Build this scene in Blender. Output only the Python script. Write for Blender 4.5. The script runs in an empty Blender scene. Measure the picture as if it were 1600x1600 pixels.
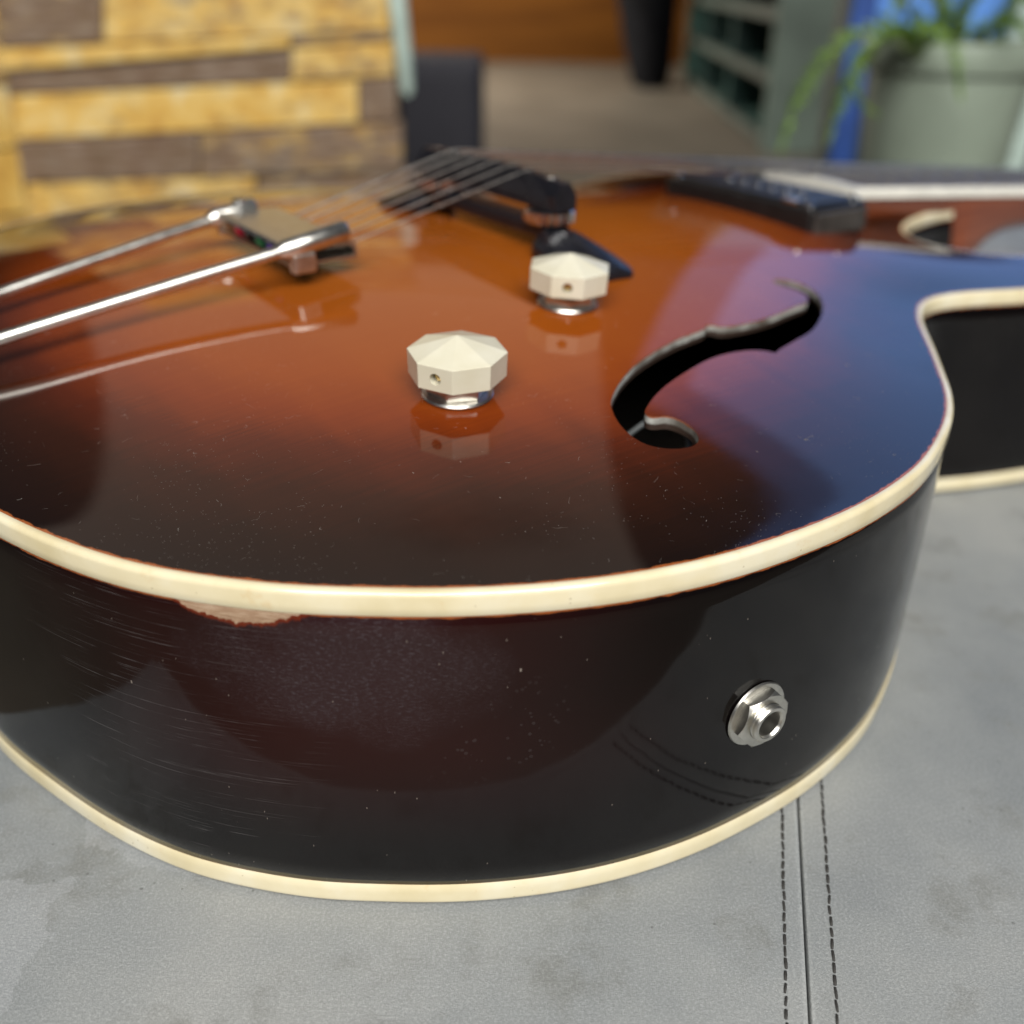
import bpy, bmesh, math, random
import numpy as np
from mathutils import Vector, Matrix
from mathutils.geometry import delaunay_2d_cdt
random.seed(7); rng = np.random.default_rng(7)
sc = bpy.context.scene
COL = sc.collection
MM = .001

# ------------------------------------------------------------------ camera
YAW, PITCH, ROLL = .62358, .49434, .01578          # camera heading in the guitar's own frame, tilt down, roll
CAMG = (-220.163, -323.329)                        # camera over the guitar's frame (mm), origin under the bridge
RIM_TOP = .0872                                    # height of the rim's top plane over the table
CAM_Z = .104184 + RIM_TOP
FPX = 1572.95
cam_d = bpy.data.cameras.new('camera'); cam = bpy.data.objects.new('camera', cam_d); COL.objects.link(cam)
f_ = np.array([0, math.cos(PITCH), -math.sin(PITCH)]); r0 = np.array([1., 0, 0]); u0 = np.cross(r0, f_)
rr = r0*math.cos(ROLL)+u0*math.sin(ROLL); uu = -r0*math.sin(ROLL)+u0*math.cos(ROLL)
M = Matrix.Identity(4)
for k in range(3):
    M[k][0], M[k][1], M[k][2] = rr[k], uu[k], -f_[k]
M[2][3] = CAM_Z
cam.matrix_world = M
cam_d.sensor_width = 36; cam_d.sensor_fit = 'HORIZONTAL'; cam_d.lens = 36*FPX/1600
cam_d.clip_start = .01; cam_d.clip_end = 100
cam_d.dof.use_dof = True; cam_d.dof.focus_distance = .222; cam_d.dof.aperture_fstop = 7.6
sc.camera = cam
def at(u, v, Y):
    """world point seen at photo pixel u,v at the forward distance Y"""
    d = f_+(u-800)/FPX*rr+(800-v)/FPX*uu
    t = Y/d[1]; return Vector((d[0]*t, Y, CAM_Z+d[2]*t))
def on(u, v, z):
    d = f_+(u-800)/FPX*rr+(800-v)/FPX*uu
    t = (z-CAM_Z)/d[2]; return Vector((d[0]*t, d[1]*t, z))

# ------------------------------------------------------------------ light
w = bpy.data.worlds.new('World'); sc.world = w; w.use_nodes = True
bg = w.node_tree.nodes['Background']; bg.inputs[0].default_value = (.80, .86, 1, 1); bg.inputs[1].default_value = .05
def area(name, loc, target, sx, sy, watt, col):
    d = bpy.data.lights.new(name, 'AREA'); d.shape = 'RECTANGLE'; d.size = sx; d.size_y = sy; d.energy = watt; d.color = col
    o = bpy.data.objects.new(name, d); COL.objects.link(o); o.location = loc
    o.rotation_euler = (Vector(target)-Vector(loc)).to_track_quat('-Z', 'Y').to_euler(); return o
area('daylight_behind_camera', (.3, -3.7, 4.0), (0, .6, 0), 5.4, 3.4, 640, (1, .985, .955))
area('sky_window', (1.24, 2.35, .97), (.1, .3, .1), 1.45, 1.22, 2.7, (.20, .42, 1))
area('sky_window_pane', (1.27, 2.33, .95), (.1, .3, .1), 1.15, .95, 2.0, (.24, .47, 1))
area('lit_wall_stand_in', (-.42, 2.25, 1.32), (0, .2, .1), 1.6, 1.05, 1.75, (1, .80, .66))  # unseen lamp added in place of a lit wall, veils the glossy top
area('background_fill_lamp', (-2.2, 6.4, 1.35), (1.2, 7.6, -.35), 1.3, 1.0, 330, (1, .93, .82))  # added fill lamp out of view, brightens the far floor and wall
sc.view_settings.view_transform = 'Standard'; sc.view_settings.look = 'None'
sc.view_settings.exposure = 0; sc.view_settings.gamma = 1
sc.cycles.use_denoising = True
try: sc.cycles.denoiser = 'OPENIMAGEDENOISE'
except Exception: pass
sc.cycles.sample_clamp_indirect = 6; sc.cycles.max_bounces = 6; sc.cycles.diffuse_bounces = 3; sc.cycles.glossy_bounces = 4
sc.cycles.use_adaptive_sampling = True; sc.cycles.adaptive_threshold = .02; sc.cycles.caustics_reflective = False; sc.cycles.caustics_refractive = False

# ------------------------------------------------------------------ helpers
def tag(o, label=None, cat=None, group=None, kind=None):
    if label: o['label'] = label
    if cat: o['category'] = cat
    if group: o['group'] = group
    if kind: o['kind'] = kind
    return o
def empty(name, loc=(0, 0, 0), rz=0):
    o = bpy.data.objects.new(name, None); COL.objects.link(o); o.location = loc; o.rotation_euler = (0, 0, rz)
    o.empty_display_size = .02; return o
def link(name, me, mat=None, parent=None, smooth=False):
    o = bpy.data.objects.new(name, me); COL.objects.link(o)
    if mat is not None and not me.materials: me.materials.append(mat)
    if parent is not None: o.parent = parent
    if smooth: me.polygons.foreach_set('use_smooth', [True]*len(me.polygons))
    return o
def mesh(name, V, F, mat=None, parent=None, smooth=False, s=1.0):
    me = bpy.data.meshes.new(name); me.from_pydata([tuple(float(c)*s for c in v) for v in V], [], [tuple(int(i) for i in f) for f in F])
    me.update(); return link(name, me, mat, parent, smooth)
def from_bm(name, bm, mat=None, parent=None, smooth=False):
    bmesh.ops.recalc_face_normals(bm, faces=bm.faces[:])
    me = bpy.data.meshes.new(name); bm.to_mesh(me); bm.free(); return link(name, me, mat, parent, smooth)
def bevel(bm, w, seg=2):
    bmesh.ops.bevel(bm, geom=bm.edges[:], offset=w, segments=seg, affect='EDGES', profile=.5, clamp_overlap=True)
def box_bm(c, s, bev=0, seg=2, rot=None):
    bm = bmesh.new(); bmesh.ops.create_cube(bm, size=1)
    bmesh.ops.scale(bm, vec=s, verts=bm.verts)
    if bev: bevel(bm, bev, seg)
    if rot is not None: bmesh.ops.rotate(bm, verts=bm.verts, cent=(0, 0, 0), matrix=rot)
    bmesh.ops.translate(bm, vec=c, verts=bm.verts); return bm
def auto(o, ang=35):
    me = o.data; me.polygons.foreach_set('use_smooth', [True]*len(me.polygons))
    bm = bmesh.new(); bm.from_mesh(me)
    for e in bm.edges:
        e.smooth = not (len(e.link_faces) != 2 or e.calc_face_angle(0) > math.radians(ang))
    bm.to_mesh(me); bm.free(); return o
def lathe_bm(prof, n=32, T=None):
    """prof: (r, z) list; closed surface of revolution round z"""
    bm = bmesh.new(); rings = []
    for r, z in prof:
        if r < 1e-9: rings.append([bm.verts.new((0, 0, z))])
        else: rings.append([bm.verts.new((r*math.cos(2*math.pi*k/n), r*math.sin(2*math.pi*k/n), z)) for k in range(n)])
    for a, b in zip(rings, rings[1:]):
        for k in range(n):
            l = (k+1) % n
            if len(a) == 1 and len(b) == 1: continue
            if len(a) == 1: bm.faces.new((a[0], b[k], b[l]))
            elif len(b) == 1: bm.faces.new((a[k], a[l], b[0]))
            else: bm.faces.new((a[k], a[l], b[l], b[k]))
    if T is not None: bmesh.ops.transform(bm, matrix=T, verts=bm.verts)
    return bm
def tube(name, pts, r, mat, parent=None, n=12, caps=True):
    pts = [Vector(p) for p in pts]; R = r if hasattr(r, '__len__') else [r]*len(pts)
    V = []; F = []; up = None
    for i, p in enumerate(pts):
        t = (pts[min(i+1, len(pts)-1)]-pts[max(i-1, 0)]).normalized()
        if up is None: up = t.orthogonal().normalized()
        up = (up-t*up.dot(t)).normalized(); sd = t.cross(up)
        for k in range(n):
            a = 2*math.pi*k/n; V.append(p+(up*math.cos(a)+sd*math.sin(a))*R[i])
    for i in range(len(pts)-1):
        for k in range(n):
            l = (k+1) % n; F.append((i*n+k, i*n+l, (i+1)*n+l, (i+1)*n+k))
    if caps: F.append(tuple(range(n))[::-1]); F.append(tuple((len(pts)-1)*n+k for k in range(n)))
    o = mesh(name, V, F, mat, parent, True); return auto(o, 50)

# ------------------------------------------------------------------ materials
class NT:
    def __init__(s, name):
        s.m = bpy.data.materials.new(name); s.m.use_nodes = True; s.t = s.m.node_tree; s.b = s.t.nodes['Principled BSDF']
    def n(s, typ, **kw):
        x = s.t.nodes.new(typ)
        for k, v in kw.items(): setattr(x, k, v)
        return x
    def l(s, a, b): s.t.links.new(a, b)
    def set(s, node, key, v):
        if isinstance(v, bpy.types.NodeSocket): s.l(v, node.inputs[key])
        else: node.inputs[key].default_value = (*v, 1) if isinstance(v, tuple) and len(v) == 3 and node.inputs[key].type == 'RGBA' else v
    def P(s, **kw):
        for k, v in kw.items(): s.set(s.b, {'color': 'Base Color', 'rough': 'Roughness', 'metal': 'Metallic', 'ior': 'IOR', 'normal': 'Normal', 'coat': 'Coat Weight', 'coatr': 'Coat Roughness', 'sss': 'Subsurface Weight', 'trans': 'Transmission Weight', 'spec': 'Specular IOR Level'}[k], v)
        return s.m
    def math(s, op, a, b=0., c=None, clamp=False):
        x = s.n('ShaderNodeMath', operation=op, use_clamp=clamp); s.set(x, 0, a); s.set(x, 1, b)
        if c is not None: s.set(x, 2, c)
        return x.outputs[0]
    def mix(s, f, a, b):
        x = s.n('ShaderNodeMix', data_type='RGBA'); s.set(x, 0, f); s.set(x, 6, a); s.set(x, 7, b); return x.outputs[2]
    def mixf(s, f, a, b):
        x = s.n('ShaderNodeMix', data_type='FLOAT'); s.set(x, 0, f); s.set(x, 2, a); s.set(x, 3, b); return x.outputs[0]
    def ramp(s, f, stops, interp='LINEAR'):
        x = s.n('ShaderNodeValToRGB'); r = x.color_ramp; r.interpolation = interp
        while len(r.elements) < len(stops): r.elements.new(.5)
        for e, (p, c) in zip(r.elements, stops): e.position = p; e.color = (*c, 1) if hasattr(c, '__len__') else (c, c, c, 1)
        s.l(f, x.inputs[0]); return x.outputs[0]
    def step(s, f, a, b):
        x = s.n('ShaderNodeMapRange', interpolation_type='SMOOTHSTEP'); s.set(x, 0, f); s.set(x, 1, a); s.set(x, 2, b); return x.outputs[0]
    def co(s, kind='Object', scale=None, rot=None):
        c = s.n('ShaderNodeTexCoord').outputs[kind]
        if scale is None and rot is None: return c
        m = s.n('ShaderNodeMapping'); s.l(c, m.inputs[0])
        if scale is not None: m.inputs['Scale'].default_value = scale
        if rot is not None: m.inputs['Rotation'].default_value = rot
        return m.outputs[0]
    def uv(s): return s.n('ShaderNodeUVMap').outputs[0]
    def mp(s, v, scale=(1, 1, 1), loc=(0, 0, 0), rot=(0, 0, 0)):
        m = s.n('ShaderNodeMapping'); s.l(v, m.inputs[0]); m.inputs['Scale'].default_value = scale; m.inputs['Location'].default_value = loc; m.inputs['Rotation'].default_value = rot
        return m.outputs[0]
    def noise(s, v, scale, detail=3, rough=.5, out=0, dist=0.):
        x = s.n('ShaderNodeTexNoise'); s.l(v, x.inputs['Vector']); x.inputs['Scale'].default_value = scale; x.inputs['Detail'].default_value = detail; x.inputs['Roughness'].default_value = rough; x.inputs['Distortion'].default_value = dist
        return x.outputs[out]
    def vor(s, v, scale, feature='F1', out='Distance', rnd=1.):
        x = s.n('ShaderNodeTexVoronoi', feature=feature); s.l(v, x.inputs['Vector']); x.inputs['Scale'].default_value = scale; x.inputs['Randomness'].default_value = rnd
        return x.outputs[out]
    def sep(s, v):
        x = s.n('ShaderNodeSeparateXYZ'); s.l(v, x.inputs[0]); return x.outputs
    def attr(s, name): return s.n('ShaderNodeAttribute', attribute_name=name).outputs['Fac']
    def bump(s, h, strength=.3, dist=.001, normal=None):
        x = s.n('ShaderNodeBump'); s.set(x, 'Height', h); x.inputs['Strength'].default_value = strength; x.inputs['Distance'].default_value = dist
        if normal is not None: s.l(normal, x.inputs['Normal'])
        return x.outputs[0]
    def dust(s, v, scale, size, dens, big=30):
        """sparse bright specks: a voronoi cell's core where its random value and a large noise allow it"""
        x = s.n('ShaderNodeTexVoronoi'); s.l(v, x.inputs['Vector']); x.inputs['Scale'].default_value = scale
        core = s.math('LESS_THAN', x.outputs['Distance'], size)
        rnd = s.sep(x.outputs['Color'])[0]
        pick = s.math('LESS_THAN', rnd, s.math('MULTIPLY', s.step(s.noise(v, big, 2), .42, .68), dens))
        return s.math('MULTIPLY', core, pick)

def simple(name, col, rough=.5, metal=0., nscale=0, namt=.25, ior=1.5, bump=0, bscale=400):
    t = NT(name); c = t.co()
    if nscale:
        n = t.noise(c, nscale, 4); d = tuple(x*(1-namt) for x in col); b = tuple(min(1, x*(1+namt)) for x in col)
        t.P(color=t.ramp(n, [(.3, d), (.7, b)]))
    else: t.P(color=col)
    t.P(rough=rough, metal=metal, ior=ior)
    if bump: t.P(normal=t.bump(t.noise(c, bscale, 4), bump))
    return t.m

# sunburst lacquered top: colour follows the finish sprayed from the middle to the rim
t = NT('sunburst_lacquer'); c = t.co()
grain = t.noise(t.mp(c, (5, 330, 60)), 3, 6, .68); flame = t.noise(t.mp(c, (70, 7, 7)), 1, 3, .5); blot = t.noise(c, 28, 4)
u = t.math('ADD', t.attr('burst'), t.math('MULTIPLY', t.math('SUBTRACT', blot, .5), .07))
u = t.math('ADD', u, t.math('MULTIPLY', t.math('SUBTRACT', grain, .5), .10))
u = t.math('ADD', u, t.math('MULTIPLY', t.math('SUBTRACT', flame, .5), .10))
base = t.ramp(u, [(.02, (.0085, .0036, .0022)), (.14, (.014, .0050, .0025)), (.27, (.030, .0080, .0032)), (.40, (.080, .0145, .0045)), (.50, (.175, .030, .005)), (.62, (.245, .050, .0055)), (.90, (.305, .076, .007))])
ed = t.math('ADD', t.attr('edge'), t.math('MULTIPLY', t.math('SUBTRACT', t.noise(c, 300, 3), .5), 1.5))
base = t.mix(t.math('MULTIPLY', t.step(ed, .85, .40), .9), base, (.36, .10, .026))
d1 = t.math('MULTIPLY', t.dust(c, 2100, .26, .10, 16), .6); d2 = t.dust(t.mp(c, (1, .4, 1), (.3, .1, 0), (0, 0, .7)), 760, .11, .03, 11)
hair = t.math('LESS_THAN', t.math('ABSOLUTE', t.math('SUBTRACT', t.noise(c, 170, 1), .5)), .0022)
hair = t.math('MULTIPLY', hair, t.step(t.noise(t.mp(c, (1, 1, 1), (.9, .2, 0)), 260, 1), .66, .68))
spk = t.math('MAXIMUM', t.math('MAXIMUM', d1, d2), hair)
t.P(color=t.mix(t.math('MULTIPLY', spk, .20), base, (.62, .58, .52)), rough=t.mixf(spk, t.mixf(t.step(t.noise(t.mp(c, (1, 1.6, 1)), 17, 5, .62), .35, .75), .035, .11), .7), ior=1.5, normal=t.bump(t.noise(c, 55, 2), .035, .0006))
LACQ = t.m

# dark side: u = length along the rim (m), v = height (m)
t = NT('dark_side_lacquer'); uv = t.uv(); s_ = t.sep(uv); S, Z = s_[0], s_[1]
big = t.noise(uv, 14, 4); fine = t.noise(uv, 900, 4, .7)
red = t.math('MULTIPLY', t.step(t.math('ABSOLUTE', t.math('SUBTRACT', t.math('ADD', S, t.math('MULTIPLY', big, .05)), .215)), .085, .01), t.step(Z, -.072, -.035))
base = t.mix(red, (.0026, .0018, .0018), (.016, .0030, .0026))
# rubbed hazy area with fine crossed scratches below the worn edge
hz = t.math('ADD', t.math('POWER', t.math('DIVIDE', t.math('SUBTRACT', S, .192), .030), 2.), t.math('POWER', t.math('DIVIDE', t.math('ADD', Z, .019), .017), 2.))
hz = t.math('MULTIPLY', t.step(t.math('ADD', hz, t.math('MULTIPLY', t.math('SUBTRACT', t.noise(uv, 60, 4), .5), 2.2)), 1.5, .1), 1.)
scr = t.step(t.noise(t.mp(uv, (230, 900, 1), rot=(0, 0, .25)), 3, 4, .75), .50, .72)
scr = t.math('MAXIMUM', scr, t.step(t.noise(t.mp(uv, (900, 260, 1), rot=(0, 0, .5)), 2.5, 4, .75), .56, .75))
hazef = t.math('MULTIPLY', hz, t.math('ADD', t.math('MULTIPLY', scr, .85), .15))
# long arm-wear scratches left of it
ls = t.step(t.noise(t.mp(uv, (22, 2300, 1), rot=(0, 0, .12)), 1, 4, .7), .57, .68)
lm = t.math('MULTIPLY', t.step(t.math('ABSOLUTE', t.math('SUBTRACT', S, .148)), .045, .01), t.step(t.noise(uv, 90, 3), .36, .58))
lsf = t.math('MULTIPLY', ls, lm)
# tiny nicks everywhere
nk = t.dust(t.mp(uv, (1, .45, 1), rot=(0, 0, .6)), 360, .085, .05, 18); nk2 = t.dust(t.mp(uv, (1, .5, 1), rot=(0, 0, -.4)), 1500, .2, .03, 40)
nick = t.math('MAXIMUM', nk, t.math('MULTIPLY', nk2, .6))
bl = t.vor(uv, 640); drops = t.math('MULTIPLY', t.math('LESS_THAN', bl, .27), t.math('MULTIPLY', t.step(t.math('ABSOLUTE', t.math('SUBTRACT', S, .222)), .022, .006), t.step(t.math('ABSOLUTE', t.math('ADD', Z, .034)), .018, .004)))
drops = t.math('MULTIPLY', drops, t.step(t.noise(uv, 160, 1), .5, .56))
base = t.mix(t.math('MULTIPLY', hazef, .62), base, (.085, .077, .088))
base = t.mix(t.math('MULTIPLY', lsf, .55), base, (.13, .12, .12))
base = t.mix(t.math('MULTIPLY', drops, .16), base, (.08, .07, .07))
base = t.mix(t.math('MULTIPLY', nick, .42), base, (.42, .36, .30))
# finish rubbed through along the binding, and the chipped patch
zj = t.math('ADD', Z, t.math('MULTIPLY', t.math('SUBTRACT', t.noise(t.mp(uv, (260, 60, 1)), 1, 4), .5), .0011))
ln = t.step(zj, -.00655, -.00620); lb = t.step(zj, -.0789, -.07925)
base = t.mix(t.math('MULTIPLY', t.math('MAXIMUM', ln, t.math('MULTIPLY', lb, .35)), .85), base, (.26, .072, .020))
ps = t.math('DIVIDE', t.math('SUBTRACT', S, .1705), .0135)
pz = t.math('ADD', -.0062, t.math('MULTIPLY', t.math('MAXIMUM', t.math('SUBTRACT', 1., t.math('POWER', ps, 2.)), -.4), -.0032))
pz = t.math('ADD', pz, t.math('MULTIPLY', t.math('SUBTRACT', t.noise(t.mp(uv, (1, .5, 1)), 420, 5, .65), .5), .0034))
pd = t.math('SUBTRACT', Z, pz)
base = t.mix(t.step(pd, -.0010, -.0002), base, (.10, .016, .006))
patch = t.step(pd, 0., .0003)
wood = t.ramp(t.noise(t.mp(uv, (90, 1500, 1)), 2, 6, .8), [(.34, (.10, .045, .022)), (.45, (.22, .13, .075)), (.58, (.33, .235, .155)), (.7, (.40, .32, .24))])
base = t.mix(patch, base, wood)
rough = t.mixf(hazef, t.mixf(t.noise(uv, 30, 3), .05, .10), .42)
rough = t.mixf(t.math('MAXIMUM', patch, t.math('MAXIMUM', nick, t.math('MULTIPLY', drops, .4))), rough, .65)
hgt = t.math('ADD', t.math('MULTIPLY', t.noise(uv, 40, 2), 1.0), t.math('MULTIPLY', t.math('MAXIMUM', lsf, hazef), .05))
t.P(color=base, rough=rough, ior=1.40, normal=t.bump(t.math('SUBTRACT', hgt, t.math('MULTIPLY', patch, .8)), .13, .0012))
SIDE = t.m

t = NT('aged_cream_binding'); c = t.co()
n = t.noise(c, 60, 4); f = t.dust(c, 800, .18, .22, 30); g2 = t.step(t.noise(c, 130, 5, .7), .60, .74)
col = t.ramp(n, [(.3, (.62, .53, .32)), (.55, (.70, .62, .42)), (.8, (.74, .70, .56))])
t.P(color=t.mix(t.math('MULTIPLY', f, .5), t.mix(t.math('MULTIPLY', g2, .4), col, (.62, .44, .22)), (.25, .17, .08)), rough=t.mixf(t.noise(c, 90, 3), .06, .16), ior=1.56, normal=t.bump(t.noise(c, 350, 3), .05, .0005))
BIND = t.m
t = NT('ivory_plastic'); c = t.co()
t.P(color=t.ramp(t.noise(c, 90, 4), [(.3, (.585, .545, .41)), (.7, (.65, .62, .50))]), rough=.24, ior=1.48, normal=t.bump(t.noise(c, 500, 3), .03, .0004))
IVORY = t.m
def metal(name, col, r0, r1):
    t = NT(name); c = t.co(); n = t.noise(c, 220, 5, .65)
    t.P(color=t.ramp(n, [(.25, tuple(x*.72 for x in col)), (.6, col)]), metal=1., rough=t.mixf(n, r0, r1), normal=t.bump(t.noise(c, 700, 3), .04, .0003)); return t.m
NICKEL = metal('worn_nickel', (.74, .72, .66), .22, .42); CHROME = metal('chrome', (.86, .86, .86), .05, .14)
STEEL = metal('string_steel', (.66, .63, .58), .3, .45); BRASS = metal('brass', (.75, .55, .26), .15, .3)
EBONY = simple('black_bridge_wood', (.008, .008, .011), .34, 0, 260, .4, bump=.06)
WHITEB = simple('white_binding', (.80, .77, .68), .25, 0, 120, .08)
BLACKP = simple('black_plastic', (.009, .0085, .0085), .38, 0, 120, .3)
GREYP = simple('smoky_plastic', (.045, .04, .036), .25, 0, 150, .3)
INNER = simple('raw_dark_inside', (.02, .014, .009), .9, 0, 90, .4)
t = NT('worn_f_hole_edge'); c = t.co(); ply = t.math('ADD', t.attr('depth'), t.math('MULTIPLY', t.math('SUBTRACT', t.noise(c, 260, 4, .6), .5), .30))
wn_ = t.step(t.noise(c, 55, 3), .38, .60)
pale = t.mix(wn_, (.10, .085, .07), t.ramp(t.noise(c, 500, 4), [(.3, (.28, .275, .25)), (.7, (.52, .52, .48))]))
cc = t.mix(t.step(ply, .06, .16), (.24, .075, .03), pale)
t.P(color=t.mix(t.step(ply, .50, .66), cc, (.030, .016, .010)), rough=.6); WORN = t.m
t = NT('mahogany_neck'); c = t.co(); n = t.noise(t.mp(c, (4, 120, 120)), 3, 5)
t.P(color=t.ramp(n, [(.3, (.15, .036, .015)), (.7, (.25, .066, .026))]), rough=.16, ior=1.5); NECKM = t.m
FBM = simple('rosewood_board', (.11, .088, .078), .42, 0, 300, .5)
HOLE = simple('dark_recess', (.004, .004, .004), .8)
CTRL=[(-213,0),(-212.5,-36),(-210,-71),(-201,-102),(-192,-125),(-182,-143),(-171.5,-156),(-160.5,-167),(-149,-176),(-137,-184.5),(-124,-192),(-110,-198.4),(-94.5,-203.4),(-77,-206.8),(-56,-208.2),(-43,-208),(-28,-206.3),(-9,-202),(13,-193),(27,-185.5),(39.6,-176.7),(52.2,-166),(70.4,-150),(85.2,-136.5),(97,-126.8),(109.9,-119.3),(120,-117),(130,-118),(141,-121.5),(158,-128.7),(185,-137.5),(212,-144),(238,-144),(258,-137),(267,-126),(262,-116),(245,-110),(222,-104),(204,-94),(194,-78),(193,-60),(203,-44),(220,-33),(241,-26.5),(262,-23),(284,-21),(287,0),(287,24),(281,60),(266,95),(245,120),(215,135),(185,137.5),(158,131),(130,122),(105,122),(85.2,134),(62,157),(39.6,177),(13,194),(-14,204),(-50,209),(-85,206),(-115,197),(-145,179),(-175,152),(-197,115),(-209,72),(-212.5,36)]
def catmull(c,n=14):
    c=np.array(c,float);N=len(c);o=[]
    for i in range(N):
        p0,p1,p2,p3=c[i-1],c[i],c[(i+1)%N],c[(i+2)%N]
        d=[max(1e-6,np.linalg.norm(b-a)**.5) for a,b in((p0,p1),(p1,p2),(p2,p3))]
        m1=(p1-p0)/d[0]-(p2-p0)/(d[0]+d[1])+(p2-p1)/d[1]; m2=(p2-p1)/d[1]-(p3-p1)/(d[1]+d[2])+(p3-p2)/d[2]
        m1*=d[1];m2*=d[1]
        for k in range(n):
            t=k/n; o.append((2*t**3-3*t*t+1)*p1+(t**3-2*t*t+t)*m1+(-2*t**3+3*t*t)*p2+(t**3-t*t)*m2)
    return np.array(o)
def resample(P,step,closed=True):
    Q=np.vstack([P,P[:1]]) if closed else P
    L=np.r_[0,np.cumsum(np.linalg.norm(np.diff(Q,axis=0),axis=1))]
    n=max(3,int(round(L[-1]/step))); s=np.linspace(0,L[-1],n+(0 if closed else 1),endpoint=not closed)
    return np.stack([np.interp(s,L,Q[:,k]) for k in range(Q.shape[1])],1)
def smooth(P,it=2):
    for _ in range(it): P=.25*np.roll(P,1,0)+.5*P+.25*np.roll(P,-1,0)
    return P
def inside(poly,pts):
    x,y=pts[:,0],pts[:,1]; r=np.zeros(len(pts),bool); n=len(poly); j=n-1
    for i in range(n):
        xi,yi=poly[i];xj,yj=poly[j]
        if yi!=yj:
            c=((yi>y)!=(yj>y))&(x<(xj-xi)*(y-yi)/(yj-yi)+xi); r^=c
        j=i
    return r
OUT=smooth(resample(catmull(CTRL),2.5),3)
def normals(P):
    t=np.roll(P,-1,0)-np.roll(P,1,0); t/=np.linalg.norm(t,axis=1)[:,None]
    return np.stack([t[:,1],-t[:,0]],1)   # outward if path is ccw
A=.5*np.sum(OUT[:,0]*np.roll(OUT[:,1],-1)-np.roll(OUT[:,0],-1)*OUT[:,1])
SGN=1 if A>0 else -1
NRM=normals(OUT)*SGN
# membrane
G=3.0; X0,Y0=-225.,-225.; NX,NY=176,151
gx=X0+G*np.arange(NX); gy=Y0+G*np.arange(NY)
GX,GY=np.meshgrid(gx,gy,indexing='ij')
# for the arch the cutaway and the upper bout count as full so that the crown stays smooth
inm=inside(OUT-NRM*1.6,np.stack([GX.ravel(),GY.ravel()],1)).reshape(NX,NY).astype(float)
def membrane(mask,it=4000):
    u=np.zeros_like(mask)
    w=1.9
    I,J=np.indices(mask.shape); red=((I+J)%2==0)
    m=mask>0
    for k in range(it//10):
        for c in(red,~red):
            s=np.zeros_like(u)
            s[1:-1,1:-1]=.25*(u[2:,1:-1]+u[:-2,1:-1]+u[1:-1,2:]+u[1:-1,:-2]+1)
            mm=m&c; u[mm]+= w*(s[mm]-u[mm])
    return u
U=membrane(inm); U/=U.max()
for _ in range(6):
    V=U.copy(); V[1:-1,1:-1]=.5*U[1:-1,1:-1]+.125*(U[2:,1:-1]+U[:-2,1:-1]+U[1:-1,2:]+U[1:-1,:-2]); U=V
def samp(F,P):
    a=(P[:,0]-X0)/G; b=(P[:,1]-Y0)/G
    i=np.clip(a.astype(int),1,NX-3); j=np.clip(b.astype(int),1,NY-3); fa=a-i; fb=b-j
    def w(t): return np.stack([-.5*t**3+t*t-.5*t,1.5*t**3-2.5*t*t+1,-1.5*t**3+2*t*t+.5*t,.5*t**3-.5*t*t])
    wa,wb=w(fa),w(fb); r=0
    for k in range(4):
        for l in range(4): r=r+wa[k]*wb[l]*F[i+k-1,j+l-1]
    return r
HA=17.5
def fz(u): u=np.clip(u,0,1); return HA*np.where(u>0,u**1.5*(1.35-.35*u),0)
def arch(P):
    P=np.atleast_2d(np.asarray(P,float)); return fz(samp(U,P))-.45
FH=[(-60.6,-144.0),(-53.6,-137.4),(-42.2,-130.1),(-28.6,-124.2),(-14.5,-119.8),(0.4,-116.2),(1.6,-114.8),(4.8,-115.2),(5.4,-117),(16,-117.6),(30.9,-115.3),(46.9,-110.8),(58.5,-107.1),(63.0,-102.1),(62.1,-96.1),(59.3,-92.0),(61.5,-88.3),(66.6,-88.6),(70.7,-93),(69.8,-101.3),(62.0,-111.0),(48.8,-120.8),(35.6,-128.2),(21.2,-133.2),(9.8,-137),(7.8,-138.2),(6.6,-136.2),(0.9,-133.8),(-12.4,-133.6),(-29.1,-138.0),(-41.8,-142.7),(-50.6,-147.4),(-55.5,-151.3),(-54.6,-153.4),(-50.7,-154.6),(-48.9,-160.0),(-51.0,-166.2),(-55.0,-168.6),(-61.0,-167.2),(-65.2,-162.7),(-65.3,-154.5)]
FH1 = smooth(resample(catmull(FH, 8), .9), 2)
FH2 = FH1*np.array([1, -1])
D = 85.7
ca, sa = math.cos(YAW), math.sin(YAW)
GLOC = (-(CAMG[0]*ca-CAMG[1]*sa)*MM, -(CAMG[0]*sa+CAMG[1]*ca)*MM, RIM_TOP)
guitar = empty('archtop_guitar', GLOC, YAW)
tag(guitar, 'sunburst hollow-body archtop guitar with cream binding lying on its back on the grey table', 'guitar')

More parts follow.
